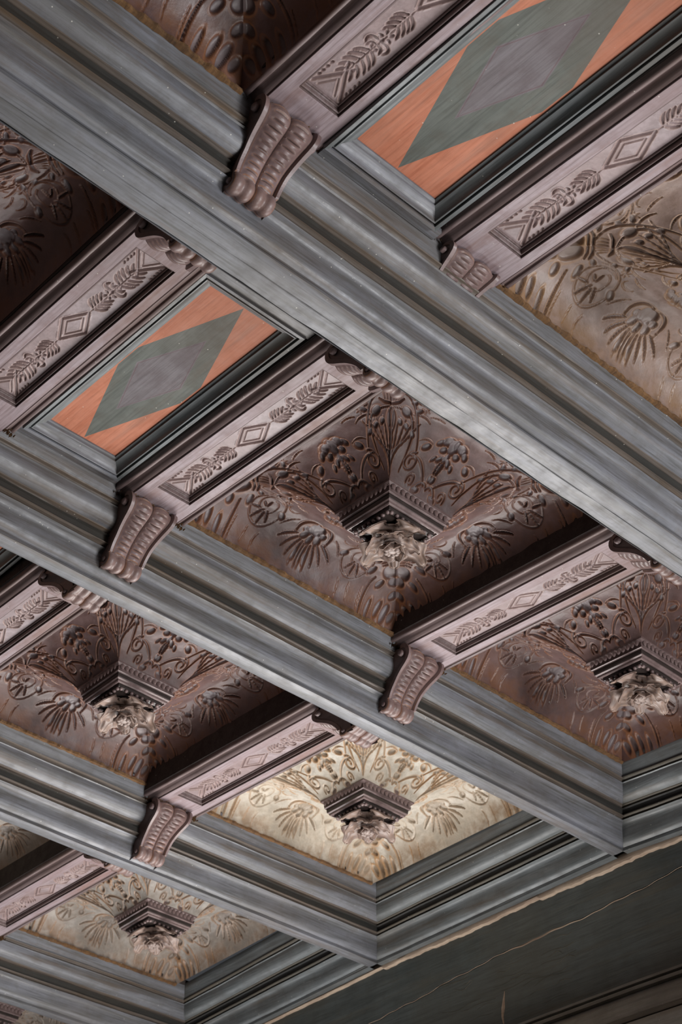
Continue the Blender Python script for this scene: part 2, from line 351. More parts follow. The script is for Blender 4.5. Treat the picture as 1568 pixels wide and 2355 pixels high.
# ------------------------------------------------------------------ relief drawing: cuts on a height grid
class Relief:
    def __init__(s, px, py):
        s.x, s.y = px, py; s.h = np.zeros_like(px); s.c = np.zeros_like(px)
    def groove(s, pts, wd, dp, beads=0, taper=True):
        pts = np.asarray(pts, float); n = len(pts) - 1
        seg = np.hypot(*(pts[1:] - pts[:-1]).T); L = seg.sum(); acc = 0
        lo = pts.min(0) - wd * 2.5; hi = pts.max(0) + wd * 2.5
        m = (s.x > lo[0]) & (s.x < hi[0]) & (s.y > lo[1]) & (s.y < hi[1])
        if not m.any(): return
        x, y = s.x[m], s.y[m]; best = np.full(x.shape, 1e9); pos = np.zeros(x.shape)
        for i in range(n):
            a, b = pts[i], pts[i + 1]; d = b - a; l2 = d @ d + 1e-12
            t = np.clip(((x - a[0]) * d[0] + (y - a[1]) * d[1]) / l2, 0, 1)
            dist = np.hypot(x - a[0] - t * d[0], y - a[1] - t * d[1])
            u = dist < best; best[u] = dist[u]; pos[u] = (acc + t[u] * seg[i]) / L; acc += seg[i]
        w_ = np.full(x.shape, float(wd))
        if taper: w_ = w_ * (.45 + .55 * np.sin(np.pi * np.clip(pos * .9 + .08, 0, 1)))
        if beads: w_ = w_ * (.55 + .45 * np.abs(np.sin(pos * beads * np.pi)))
        q = np.clip(1 - best / w_, 0, 1) ** .7
        rim = np.exp(-((best - w_ * 1.35) / (w_ * .45)) ** 2) * .16
        hh = s.h[m]; cc = s.c[m]
        s.h[m] = np.where(q * dp > hh, q * dp, hh) - rim * dp * (hh < dp * .2)
        s.c[m] = np.maximum(cc, np.maximum(q * min(1, .45 + dp * 60), rim * 1.3))
    def pit(s, cx, cy, rx, ry, ang, dp):
        R = max(rx, ry) * 1.9
        m = (abs(s.x - cx) < R) & (abs(s.y - cy) < R)
        if not m.any(): return
        ca, sa = math.cos(ang), math.sin(ang); X = s.x[m] - cx; Y = s.y[m] - cy
        d = np.sqrt(((X * ca + Y * sa) / rx) ** 2 + ((-X * sa + Y * ca) / ry) ** 2)
        dp = .35 * dp + .0022
        q = np.clip((1 - d) / .30, 0, 1); q = q * q * (3 - 2 * q) * (.82 + .18 * np.clip(1 - d, 0, 1))
        rim = np.exp(-((d - 1.15) / .16) ** 2) * .10
        hh = s.h[m]; cc = s.c[m]
        s.h[m] = np.maximum(hh, q * dp) - rim * dp
        s.c[m] = np.maximum(cc, np.maximum(q * .85, rim * 2.4))
    def spiral(s, cx, cy, r0, r1, a0, turns, wd, dp, sgn=1):
        n = int(26 * turns) + 4; P = []
        for i in range(n):
            f = i / (n - 1); r = r0 + (r1 - r0) * f; a = a0 + sgn * f * turns * 2 * math.pi
            P.append((cx + r * math.cos(a), cy + r * math.sin(a)))
        s.groove(P, wd, dp, taper=False)

def bez(p, n=14):
    p = [np.array(q, float) for q in p]; out = []
    for i in range(n + 1):
        t = i / n; q = p
        while len(q) > 1: q = [a * (1 - t) + b * t for a, b in zip(q, q[1:])]
        out.append(q[0])
    return out

def draw_sector(R, half, rad, inner):
    """scrollwork of one cove board; R.x = |distance from the centre line|, R.y = distance from the outer edge"""
    slope = (half - inner) / rad
    mx = lambda u: half - slope * u * rad              # mitre position at fraction u
    P = lambda X, u: (X * half, u * rad)
    md = np.array([-(half - inner), rad]); md /= np.hypot(*md); pn = np.array([-md[1], -abs(md[0])])
    MA = math.atan2(md[1], md[0])
    M = lambda u, off=0, al=0: tuple(np.array([mx(u), u * rad]) + pn * off + md * al)
    G, PIT = R.groove, R.pit
    # candelabrum bars across the mitre
    for u, l in ((.46, .034), (.485, .036), (.58, .027)):
        G([M(u, -.002), M(u, l * .6), M(u, l, -.006)], .0038, .0075)
    for o in (.005, .012, .019): G([M(.50, o), M(.56, o * .8)], .0016, .0024)
    G(bez([M(.60), M(.63, .010), M(.70, .012), M(.76, .003)]), .0028, .004); G([M(.63, .006), M(.72, .004)], .004, .006)
    # deep acanthus pits towards the outer corner
    PIT(*M(.375, .014), .026, .020, MA, .018); PIT(*M(.285, .006), .015, .014, 0, .013)
    PIT(*M(.30, .040), .013, .009, 1.2, .012)
    PIT(*M(.19, .006), .014, .010, .9, .011); PIT(*M(.13, .028), .016, .010, 1.25, .013); PIT(*M(.175, .044), .014, .008, 1.3, .011)
    PIT(*M(.085, .012), .012, .008, .5, .009); PIT(*M(.06, .040), .015, .006, 1.45, .009); PIT(*M(.11, .060), .016, .006, 1.4, .009)
    PIT(*M(.215, .070), .016, .007, 1.5, .009)
    G(bez([M(.36, .050), M(.30, .085), M(.20, .105), M(.08, .125)]), .0034, .0065)
    G(bez([M(.33, .082), M(.22, .108), M(.13, .135)]), .0022, .004)
    # fan of beaded leaves between mitre and inner frame
    for o, e, w_ in ((.003, .97, .0034), (.012, .95, .0030), (.023, .93, .0030), (.034, .90, .0030), (.044, .86, .0028)):
        G(bez([M(e, .001), M(.86, o * .45), M(.74 + o * 1.2, o), M(.64 + o * 2.4, o * 1.45)]), w_, .0050, beads=8)
    for o, u in ((.020, .705), (.034, .745), (.046, .80)): PIT(*M(u, o), .0095, .0052, MA + .3, .0075)
    PIT(*M(.655, .034), .017, .0095, MA + .5, .011); PIT(*M(.665, .060), .010, .006, .9, .008); PIT(*M(.60, .050), .008, .006, .2, .006)
    # tendrils from the candelabrum to the middle
    G(bez([M(.48, .003), M(.55, .07), P(.36, .60), P(.26, .66), P(.20, .80)], 22), .0026, .0048)
    G(bez([M(.60, .004), M(.64, .04), M(.72, .072), P(.24, .93)], 22), .0026, .0048)
    G(bez([P(.40, .56), P(.33, .50), P(.26, .55)]), .0022, .0036)
    # great circle scroll with serrated leaves
    cx, cy = P(.425, .285); K = half / .35
    R.spiral(cx, cy, .047, .038, 1.0, 1.05, .0019, .0036); R.spiral(cx - .002, cy + .010, .031, .018, 2.4, 1.1, .0017, .0030, -1)
    for a, r0, r1 in ((-1.2, .008, .040), (-1.75, .012, .042), (-2.35, .010, .036), (-.5, .016, .038), (1.3, .002, .022), (.4, .004, .020)):
        G([(cx + r0 * math.cos(a), cy + r0 * math.sin(a)), (cx + r1 * math.cos(a + .2), cy + r1 * math.sin(a + .2))], .0040, .0058, beads=5)
    PIT(cx + .048, cy - .004, .015, .008, 1.3, .011); PIT(cx - .046, cy - .002, .012, .008, .7, .010); PIT(cx + .040, cy + .026, .010, .006, .6, .008)
    G(bez([(cx - .02, cy - .050), (cx - .008, cy - .062), (cx - .014, cy - .074)]), .0024, .0032, beads=5)
    G(bez([(cx + .015, cy - .048), (cx + .014, cy - .060), (cx + .020, cy - .070)]), .0022, .0032, beads=4)
    # twigs between circle and middle
    G(bez([P(.30, .44), P(.34, .40), P(.24, .34), P(.21, .40)]), .0018, .0028); G(bez([P(.17, .34), P(.23, .30), P(.27, .22)]), .0026, .0040, beads=6)
    G(bez([P(.29, .50), P(.24, .46), P(.18, .48)]), .0024, .0036, beads=5)
    for a in np.linspace(0, 2 * math.pi, 7)[:-1]:
        G([P(.355, .475), (P(.355, .475)[0] + .011 * math.cos(a), P(.355, .475)[1] + .011 * math.sin(a))], .0017, .0026)
    # mask-like palmette in the middle, its leaves spread to the outer edge
    PIT(*P(.02, .325), .017, .020, 0, .019); PIT(*P(.055, .245), .010, .014, .5, .014); PIT(*P(.0, .225), .008, .013, 0, .014); PIT(*P(.075, .30), .008, .009, 0, .010)
    G(bez([P(.02, .40), P(.12, .42), P(.15, .31), P(.13, .22)]), .0036, .0060)
    for X, u0, u1, b in ((.010, .18, .045, 0), (.050, .19, .045, 0), (.095, .20, .07, 7), (.145, .21, .10, 8), (.195, .235, .145, 8)):
        G(bez([P(X * .5 + .01, u0), P(X, (u0 + u1) / 2), P(X * 1.2, u1)]), .0038, .0070, beads=b)
    PIT(*P(.045, .10), .006, .012, .1, .009)
    # deep leaf in the middle of the upper zone
    PIT(*P(.0, .60), .015, .020, 0, .018); PIT(*P(.060, .585), .016, .011, .5, .015); PIT(*P(.105, .62), .011, .007, .8, .010); PIT(*P(.055, .655), .010, .008, .3, .012)
    PIT(*P(.0, .70), .007, .012, 0, .010); PIT(*P(.035, .725), .011, .006, .9, .010); PIT(*P(.075, .745), .009, .005, 1.0, .008)
    G([P(.01, .74), P(.01, .83)], .006, .007, beads=4)
    # volutes and the crossing flower next to the frame
    vx, vy = P(.235, .885)
    R.spiral(vx - .012, vy - .012, .019, .005, -1.5, 1.35, .0024, .0044)
    G(bez([(vx + .004, vy - .020), P(.16, .76), P(.10, .84), P(.03, .93)]), .0026, .0050)
    R.spiral(*P(.135, .935), .011, .003, .5, 1.1, .0020, .0036, -1)
    G(bez([P(.0, .94), P(.03, .88), P(.07, .93), P(.10, .985)]), .003, .0048); PIT(*P(.012, .87), .006, .008, .3, .008); PIT(*P(.075, .965), .011, .005, .2, .007)
    PIT(*P(.175, .70), .012, .008, .7, .011); G(bez([P(.15, .66), P(.21, .63), P(.25, .69)]), .0020, .0032)

CU = [0, .025, .06, .10, .15, .2, .3, .4, .5, .6, .75, .85, .93, 1.0]
CZ = [0, .022, .040, .055, .070, .081, .094, .097, .092, .081, .058, .038, .020, -.006]
def cove_z(u): return np.interp(u, CU, CZ)
def smooth_cove():
    uu = np.linspace(0, 1, 401); z = cove_z(uu)
    k = np.exp(-np.linspace(-2, 2, 25) ** 2); k /= k.sum()
    zp = np.concatenate([2 * z[0] - z[12:0:-1], z, 2 * z[-1] - z[-2:-14:-1]])
    return uu, np.convolve(zp, k, 'valid')
UU, ZZ = smooth_cove()

def cove_mesh(half, rad, inner, mat, name, na=300, nr=170):
    """one cove board, centre line on +x axis outward = -y ; outer edge at y=-(inner_off+rad)"""
    a = np.linspace(-1, 1, na + 1); u = np.linspace(0, 1, nr + 1)
    A, U = np.meshgrid(a, u)
    hw = half - (half - inner) * U
    X = A * hw; Y = U * rad
    R = Relief(np.abs(X), Y); draw_sector(R, half, rad, inner)
    fade = np.clip(np.minimum(U / .02, (1 - U) / .03), 0, 1) * np.clip((1 - np.abs(A)) * hw / .0035, 0, 1)
    h = np.clip(R.h * 1.35, -.002, .026) * fade
    z = np.interp(U, UU, ZZ); dzdu = np.interp(U, UU, np.gradient(ZZ, UU)) / rad
    nl = np.sqrt(1 + dzdu ** 2)
    # worn, uneven surface
    uneven = .0012 * np.sin(X * 37 + Y * 21) * np.sin(Y * 53 - X * 11) + .0006 * np.sin(X * 91) * np.sin(Y * 117)
    h = h + uneven * fade
    Yd = Y - h * dzdu / nl; Zd = z + h / nl
    V = np.stack([X, Yd, Zd], -1).reshape(-1, 3)
    idx = np.arange((na + 1) * (nr + 1)).reshape(nr + 1, na + 1)
    F = np.stack([idx[:-1, :-1], idx[1:, :-1], idx[1:, 1:], idx[:-1, 1:]], -1).reshape(-1, 4)
    me = bpy.data.meshes.new(name); me.vertices.add(len(V)); me.vertices.foreach_set('co', V.ravel())
    me.loops.add(F.size); me.loops.foreach_set('vertex_index', F.ravel().astype(np.int32))
    me.polygons.add(len(F)); me.polygons.foreach_set('loop_start', np.arange(0, F.size, 4, dtype=np.int32))
    me.update(calc_edges=True); me.polygons.foreach_set('use_smooth', [True] * len(F))
    at = me.attributes.new('cut', 'FLOAT', 'POINT'); at.data.foreach_set('value', np.clip(R.c, 0, 1).ravel().astype(np.float32))
    mit = np.exp(-(((1 - np.abs(A)) * hw) / .035) ** 2)
    age = np.clip(np.exp(-(U / .10) ** 2) * .9 + mit * (U < .5) * .9 + .25, 0, 1)
    ag = me.attributes.new('age', 'FLOAT', 'POINT'); ag.data.foreach_set('value', age.ravel().astype(np.float32))
    me.materials.append(mat); return me

# carved coffer sizes
CELLX, CELLY = .679, .711
FHX, FHY = .091, .084                           # half size of the hanging frame
RX = CELLX / 2 - FHX; RY = CELLY / 2 - FHY
COVE = {}
def cove_pair(mat):
    if mat.name not in COVE:
        if not COVE:
            a = cove_mesh(CELLX / 2, RY, FHX, mat, 'cove_long'); b = cove_mesh(CELLY / 2, RX, FHY, mat, 'cove_short')
        else:
            a0, b0 = next(iter(COVE.values())); a, b = a0.copy(), b0.copy()
            for m_ in (a, b): m_.materials.clear(); m_.materials.append(mat)
        COVE[mat.name] = (a, b)
    return COVE[mat.name]

def ring_loft(prof, hx, hy, mat, seg=1):
    """square mitred ring: prof = (inset, z)"""
    V = []; n = len(prof)
    for i, z in prof:
        a, b = hx - i, hy - i
        V += [(-a, -b, z), (a, -b, z), (a, b, z), (-a, b, z)]
    F = []
    for j in range(n - 1):
        for c in range(4):
            p = j * 4 + c; q = j * 4 + (c + 1) % 4
            F.append((p, p + 4, q + 4, q))
    return mesh_from(V, F, mat)
def ring_side(prof, hx, hy, c, mat):
    """one mitred side (c = 0..3) of a square ring"""
    V = []; F = []
    for i, z in prof:
        a, b = hx - i, hy - i
        q = [(-a, -b, z), (a, -b, z), (a, b, z), (-a, b, z)]
        V += [q[c], q[(c + 1) % 4]]
    for j in range(len(prof) - 1): F.append((2 * j, 2 * j + 2, 2 * j + 3, 2 * j + 1))
    return mesh_from(V, F, mat)
HF = [[(-.006, .020), (-.004, -.004), (0, -.0075), (.001, -.0095)],
      [(.0035, -.0085), (.0040, -.0215), (.0030, -.0235), (.0055, -.0245), (.0065, -.0265)],
      [(.0078, -.0260), (.0085, -.0355), (.0100, -.0370)],
      [(.0090, -.0365), (.0092, -.0385), (.0130, -.0405), (.0138, -.0450), (.0160, -.0470), (.0180, -.0470), (.0185, -.0430), (.0230, -.0430)],
      [(.0230, -.0430), (.0240, -.0520), (.0330, -.0545), (.0345, -.0500), (.089, -.048)]]
FRM = carved_wood('frame_wood', (.185, .125, .115), (.25, .18, .175), (.26, .12, .05), (.06, .04, .035), rough=.4)
FRMD = carved_wood('frame_dark_wood', (.04, .03, .028), (.06, .045, .04), (.2, .1, .04), (.03, .02, .02), rough=.45)
frame_meshes = {}
for c in range(4):
    frame_meshes[c] = [ring_side(HF[0] + HF[1], FHX, FHY, c, FRM), ring_side(HF[2], FHX, FHY, c, FRMD), ring_side(HF[3], FHX, FHY, c, FRM), ring_side(HF[4], FHX, FHY, c, FRMD)]

def leaf_tip_mesh():
    # small folded leaf (lamb's tongue), about 12 mm, hanging on a vertical face that looks to -y
    V = []; F = []
    prof = [(0, .0058), (.4, .0060), (.75, .0044), (1, .0004)]
    for t, w_ in prof:
        for s in (-1, -.5, 0, .5, 1):
            V.append((s * w_, -.0042 * (1 - s * s) * (1 - .5 * t) - .0008, -.0125 * t))
    for i in range(3):
        for j in range(4): a = i * 5 + j; F.append((a, a + 5, a + 6, a + 1))
    return mesh_from(V, F, FRM, smooth=True)
LEAFTIP = leaf_tip_mesh()
def uv_sphere(r, mat, sx=1, sy=1, sz=1, nu=10, nv=7):
    V = [(0, 0, r * sz)]; F = []
    for i in range(1, nv):
        th = math.pi * i / nv
        for j in range(nu):
            ph = 2 * math.pi * j / nu
            V.append((r * sx * math.sin(th) * math.cos(ph), r * sy * math.sin(th) * math.sin(ph), r * sz * math.cos(th)))
    V.append((0, 0, -r * sz)); L = len(V) - 1
    for j in range(nu): F.append((0, 1 + j, 1 + (j + 1) % nu)); F.append((L, L - 1 - j, L - 1 - (j + 1) % nu))
    for i in range(nv - 2):
        for j in range(nu):
            a = 1 + i * nu + j; b = 1 + i * nu + (j + 1) % nu; F.append((a, a + nu, b + nu, b))
    return mesh_from(V, F, mat, smooth=True)
BEAD = uv_sphere(.0052, FRM, 1, 1, .9)

def acanthus(L, W, curl, lobes, mat, n=16, m=12, thick=.0035):
    """lobed leaf growing along +x from the origin, curling down (-z) at the tip; closed, with thickness"""
    top = []; 
    for i in range(n + 1):
        t = i / n
        env = math.sin(math.pi * min(1, t * .86 + .12)) ** .75
        lob = 1 + .30 * math.cos(t * lobes * 2 * math.pi + math.pi)
        wd = W * env * lob * (1 - .15 * t) + .0015
        if i == n: wd *= .25
        for j in range(m + 1):
            s = -1 + 2 * j / m
            x = L * t + .10 * L * abs(s) ** 2 * env * (1 if t > .4 else .3)
            fold = -.25 * wd * (1 - abs(s)) + .10 * wd * math.cos(s * 9)
            z = -curl * (t ** 2.2) + .35 * curl * math.sin(math.pi * t) * .4 + fold - .10 * W * (abs(s) ** 3)
            top.append((x, s * wd, z))
    N1 = len(top); V = top + [(x, y * .92, z + thick) for x, y, z in top]; F = []
    for i in range(n):
        for j in range(m):
            a = i * (m + 1) + j; F.append((a, a + 1, a + m + 2, a + m + 1)); F.append((N1 + a, N1 + a + m + 1, N1 + a + m + 2, N1 + a + 1))
    for i in range(n):
        for a in (i * (m + 1), i * (m + 1) + m):
            b = a + m + 1; F.append((a, b, N1 + b, N1 + a))
    for j in range(m):
        for r in (0, n * (m + 1)): a = r + j; F.append((a, a + 1, N1 + a + 1, N1 + a))
    me = mesh_from(V, F, mat, smooth=True)
    at = me.attributes.new('cut', 'FLOAT', 'POINT')
    at.data.foreach_set('value', [.25 * random.random() + (.5 if i >= N1 else 0) for i in range(len(V))])
    return me
ROSE_MATS = {}
def rosette_kit(mat):
    if mat.name not in ROSE_MATS:
        ROSE_MATS[mat.name] = dict(big=acanthus(.078, .030, .030, 2.5, mat), mid=acanthus(.052, .022, .022, 2.5, mat), small=acanthus(.030, .013, .014, 2, mat, 10, 8, .0025),
                                   core=uv_sphere(.014, mat, 1, 1, .9, 14, 9), berry=uv_sphere(.0052, mat), stem=loft([[(r * math.cos(q), r * math.sin(q), z) for q in np.linspace(0, 2 * math.pi, 13)[:-1]] for r, z in ((.022, 0), (.016, -.010), (.013, -.022), (.018, -.028))], mat, closed=True, smooth=True))
    return ROSE_MATS[mat.name]

def carved_coffer(cx, row, mat, rmat, label, sx=1.0, rose=True, worn=0, seed=0):
    ya = YK[row] + WF + SA + GAP; yb = YK[row + 1] - SA
    za, zb = ZA + ZK[row] + Z0, ZA + ZK[row + 1] + Z0
    tilt = math.atan2(zb - za, yb - ya)
    t = thing('carved_coffer', label, 'coffer panel', (cx, (ya + yb) / 2, (za + zb) / 2 + .0015), (tilt, 0, 0), group='square carved coffers')
    t.scale = (sx, (yb - ya) / CELLY, 1)
    a, b = cove_pair(mat)
    link('cove_board', a, t, (0, -CELLY / 2, 0)); link('cove_board', a, t, (0, CELLY / 2, 0), (0, 0, math.pi))
    link('cove_board', b, t, (CELLX / 2, 0, 0), (0, 0, math.pi / 2)); link('cove_board', b, t, (-CELLX / 2, 0, 0), (0, 0, -math.pi / 2))
    for c in range(4):
        fs = link('frame_moulding', frame_meshes[c][0], t)
        link('dark_fillet', frame_meshes[c][1], fs); link('lower_moulding', frame_meshes[c][2], fs); link('bead_board', frame_meshes[c][3], fs)
        h1, h2 = (FHX, FHY) if c % 2 == 0 else (FHY, FHX)
        ang = [0, math.pi / 2, math.pi, -math.pi / 2][c]
        n = 12 if c % 2 == 0 else 11
        for i in range(n):
            q = -1 + (2 * i + 1) / n; lx, ly = q * (h1 - .005), -h2 - .0005
            ca, sa = math.cos(ang), math.sin(ang)
            link('leaf_tip', LEAFTIP, fs, (lx * ca - ly * sa, lx * sa + ly * ca, -.0075), (0, 0, ang))
        n = 8
        for i in range(n):
            q = -1 + (2 * i + 1) / n; lx, ly = q * (h1 - .026), -(h2 - .0275)
            link('bead', BEAD, fs, (lx * ca - ly * sa, lx * sa + ly * ca, -.0545))
    k = rosette_kit(rmat); rr = random.Random(seed)
    ro = link('rosette', k['stem'], t, (0, 0, -.048), (0, 0, 0), (1.2, 1.2, 1.15))
    for i in range(4):
        link('leaf', k['big'], ro, (0, 0, -.006), (0, .04 + rr.uniform(-.05, .05), i * math.pi / 2 + rr.uniform(-.08, .08) + math.radians(-90)))
    for i in range(4):
        link('leaf', k['mid'], ro, (0, 0, -.018), (0, .12 + rr.uniform(-.1, .1), i * math.pi / 2 + math.pi / 4 + rr.uniform(-.1, .1)))
    for i in range(6):
        link('petal', k['small'], ro, (0, 0, -.030), (0, .30 + rr.uniform(-.15, .15), i * math.pi / 3 + rr.uniform(-.15, .15)))
    link('heart', k['core'], ro, (0, 0, -.036))
    for i in range(9):
        q = i * 2 * math.pi / 9; link('berry', k['berry'], ro, (.011 * math.cos(q), .011 * math.sin(q), -.044 - .002 * (i % 2)))
    # crumbly dirt joint along the edge on the beam behind
    secs = []
    for i in range(160):
        x = -CELLX / 2 + CELLX * i / 159; h = .0022 + .0016 * math.sin(x * 90 + seed) + .0012 * math.sin(x * 230 + seed * 2) + rr.uniform(-.0006, .0006)
        yy = CELLY / 2; secs.append([(x, yy - .006 - h, .004), (x, yy - .004 - h, -.0012 - h * .3), (x, yy + .001, -.0022 - h * .4), (x, yy + .002, .002)])
    link('dirt_crust', loft(secs, DIRT, closed=True), t)
    return t
XC0 = .868 - CELLX / 2; XC1 = 1.482 + CELLX / 2; XC2 = (2.313 + 3.026) / 2; SX2 = .713 / CELLX
carved_coffer(XC0, 0, CARVE, ROSE, 'dark brown carved coffer at the top edge, left of the upper cross beam', seed=1)
carved_coffer(XC1, 0, CARVE_TAN, ROSE, 'tan carved coffer cut by the right edge of the picture, above the broad long beam', seed=2)
carved_coffer(XC2, 0, CARVE_TAN, ROSE, 'tan carved coffer beyond the right edge of the picture, against the wall', SX2, seed=12)
carved_coffer(XC0, 1, CARVE, ROSE, 'dark brown carved coffer at the upper left edge, beneath the broad long beam', seed=3)
carved_coffer(XC1, 1, CARVE, ROSE, 'brown carved coffer in the centre, seen complete with its rosette', seed=4)
carved_coffer(XC2, 1, CARVE, ROSE, 'brown carved coffer at the right edge beside the wall trim, with a pitted rosette', SX2, seed=5)
carved_coffer(XC1, 2, CARVE, ROSE, 'brown carved coffer on the left, directly below the second long beam', seed=6)
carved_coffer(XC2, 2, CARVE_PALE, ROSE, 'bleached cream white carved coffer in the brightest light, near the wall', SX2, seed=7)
carved_coffer(XC1, 3, CARVE_GREYED, ROSE, 'buff carved coffer at the left edge, left of the lowest cross beam', seed=8)
carved_coffer(XC2, 3, CARVE_GREYED, ROSE, 'greyed carved coffer at lower left with a small rosette, next to the wall trim', SX2, seed=9)
carved_coffer(XC2, 4, CARVE_GREYED, ROSE, 'greyed carved coffer of which a sliver shows in the bottom left corner', SX2, seed=10)

# ------------------------------------------------------------------ painted lozenge coffers
def painted_coffer(row, label):
    ya = YK[row] + WF + SA; yb = YK[row + 1] - SA
    za, zb = ZA + ZK[row] + Z0, ZA + ZK[row + 1] + Z0; tilt = math.atan2(zb - za, yb - ya)
    xa, xb = 1.0335, 1.317; cx = (xa + xb) / 2; cy = (ya + yb) / 2
    t = thing('painted_coffer', label, 'coffer panel', (cx, cy, (za + zb) / 2), (tilt, 0, 0), group='narrow painted coffers')
    hx0, hx1 = (1.074 if row == 0 else 1.105) - cx, (1.262 if row == 0 else 1.272) - cx; hy0, hy1 = ya + .131 - cy, yb - .060 - cy
    mx_, my_ = (hx0 + hx1) / 2, (hy0 + hy1) / 2; z = .0145
    Q = [(hx0, hy0), (hx1, hy0), (hx1, hy1), (hx0, hy1)]
    H = [(mx_, hy0 + .003), (hx1 - .004, my_ - .032), (hx1 - .004, my_ + .036), (mx_, hy1 - .003), (hx0 + .003, my_ + .032), (hx0 + .003, my_ - .036)]
    D = [(mx_ + .004, my_ - .147), (mx_ + .054, my_), (mx_ - .004, my_ + .147), (mx_ - .058, my_)]
    D2 = [(mx_ + (x - mx_) * .95, my_ + (y - my_) * .965) for x, y in D]; D3 = [(mx_ + (x - mx_) * .91, my_ + (y - my_) * .94) for x, y in D]
    V = [(x, y, z) for x, y in Q + H + D + D2 + D3]
    F = [(0, 1, 5, 4), (1, 6, 5), (1, 2, 6), (2, 7, 6), (2, 3, 8, 7), (3, 9, 8), (3, 0, 9), (0, 4, 9), (4, 5, 11, 10), (5, 6, 11), (6, 7, 12, 11), (7, 8, 12), (8, 9, 13, 12), (9, 4, 10, 13), (18, 19, 20, 21)]
    for a_ in (10, 14):
        for c in range(4): d_ = (c + 1) % 4; F.append((a_ + c, a_ + d_, a_ + 4 + d_, a_ + 4 + c))
    F = [f[::-1] for f in F]
    me = mesh_from(V, F, [ORANGE, GREEN, PLUM, WINE])
    mi = [0] * 8 + [1] * 6 + [2] + [2] * 4 + [3] * 4
    me.polygons.foreach_set('material_index', mi)
    link('painted_board', me, t)
    fr = [(0, .004), (.0005, -.003), (.006, -.005), (.0062, -.009), (.010, -.010), (.017, -.013), (.022, -.019), (.0235, -.024), (.026, -.0245), (.0265, -.021), (.0285, -.021)]
    fr2 = [(.031, -.017), (.031, -.026), (.038, -.027), (.0395, -.024), (.0395, .01)]
    # four mitred sides, two nested mouldings each
    for c in range(4):
        for nm, pr, mt in (('frame_moulding', fr, (GREY, GREY_Y)[c % 2]), ('outer_fillet', fr2, (GREY, GREY_Y)[c % 2])):
            Vv = []; Ff = []
            for i, zz in pr:
                q = [(hx0 - i, hy0 - i), (hx1 + i, hy0 - i), (hx1 + i, hy1 + i), (hx0 - i, hy1 + i)]
                p0, p1 = q[c], q[(c + 1) % 4]; Vv += [(p0[0], p0[1], z + zz), (p1[0], p1[1], z + zz)]
            for j in range(len(pr) - 1): Ff.append((2 * j, 2 * j + 1, 2 * j + 3, 2 * j + 2))
            me = mesh_from(Vv, Ff, mt, smooth=True); me.set_sharp_from_angle(angle=math.radians(35)); link(nm, me, t)
    # boards closing the long margins towards the beams
    def slab(x0, y0, x1, y1, zt, nm, mt):
        pts = [(x0, y0, zt), (x1, y0, zt), (x1, y1, zt), (x0, y1, zt)]
        V = pts + [(a, b, c + .012) for a, b, c in pts]
        link(nm, mesh_from(V, [(3, 2, 1, 0), (4, 5, 6, 7), (0, 1, 5, 4), (1, 2, 6, 5), (2, 3, 7, 6), (3, 0, 4, 7)], mt), t)
    slab(xa - cx + .006, ya - cy, xb - cx, hy0 - .038, z - .022, 'margin_board', GREY)
    slab(xa - cx + .006, hy1 + .038, xb - cx, yb - cy, z - .018, 'margin_board', GREY)
    return t
painted_coffer(0, 'narrow coffer at upper right with a large orange, green and plum lozenge')
painted_coffer(1, 'narrow coffer on the left with an orange, green and plum lozenge, seen whole')
painted_coffer(2, 'narrow painted coffer at the left edge of which only the grey frame shows')

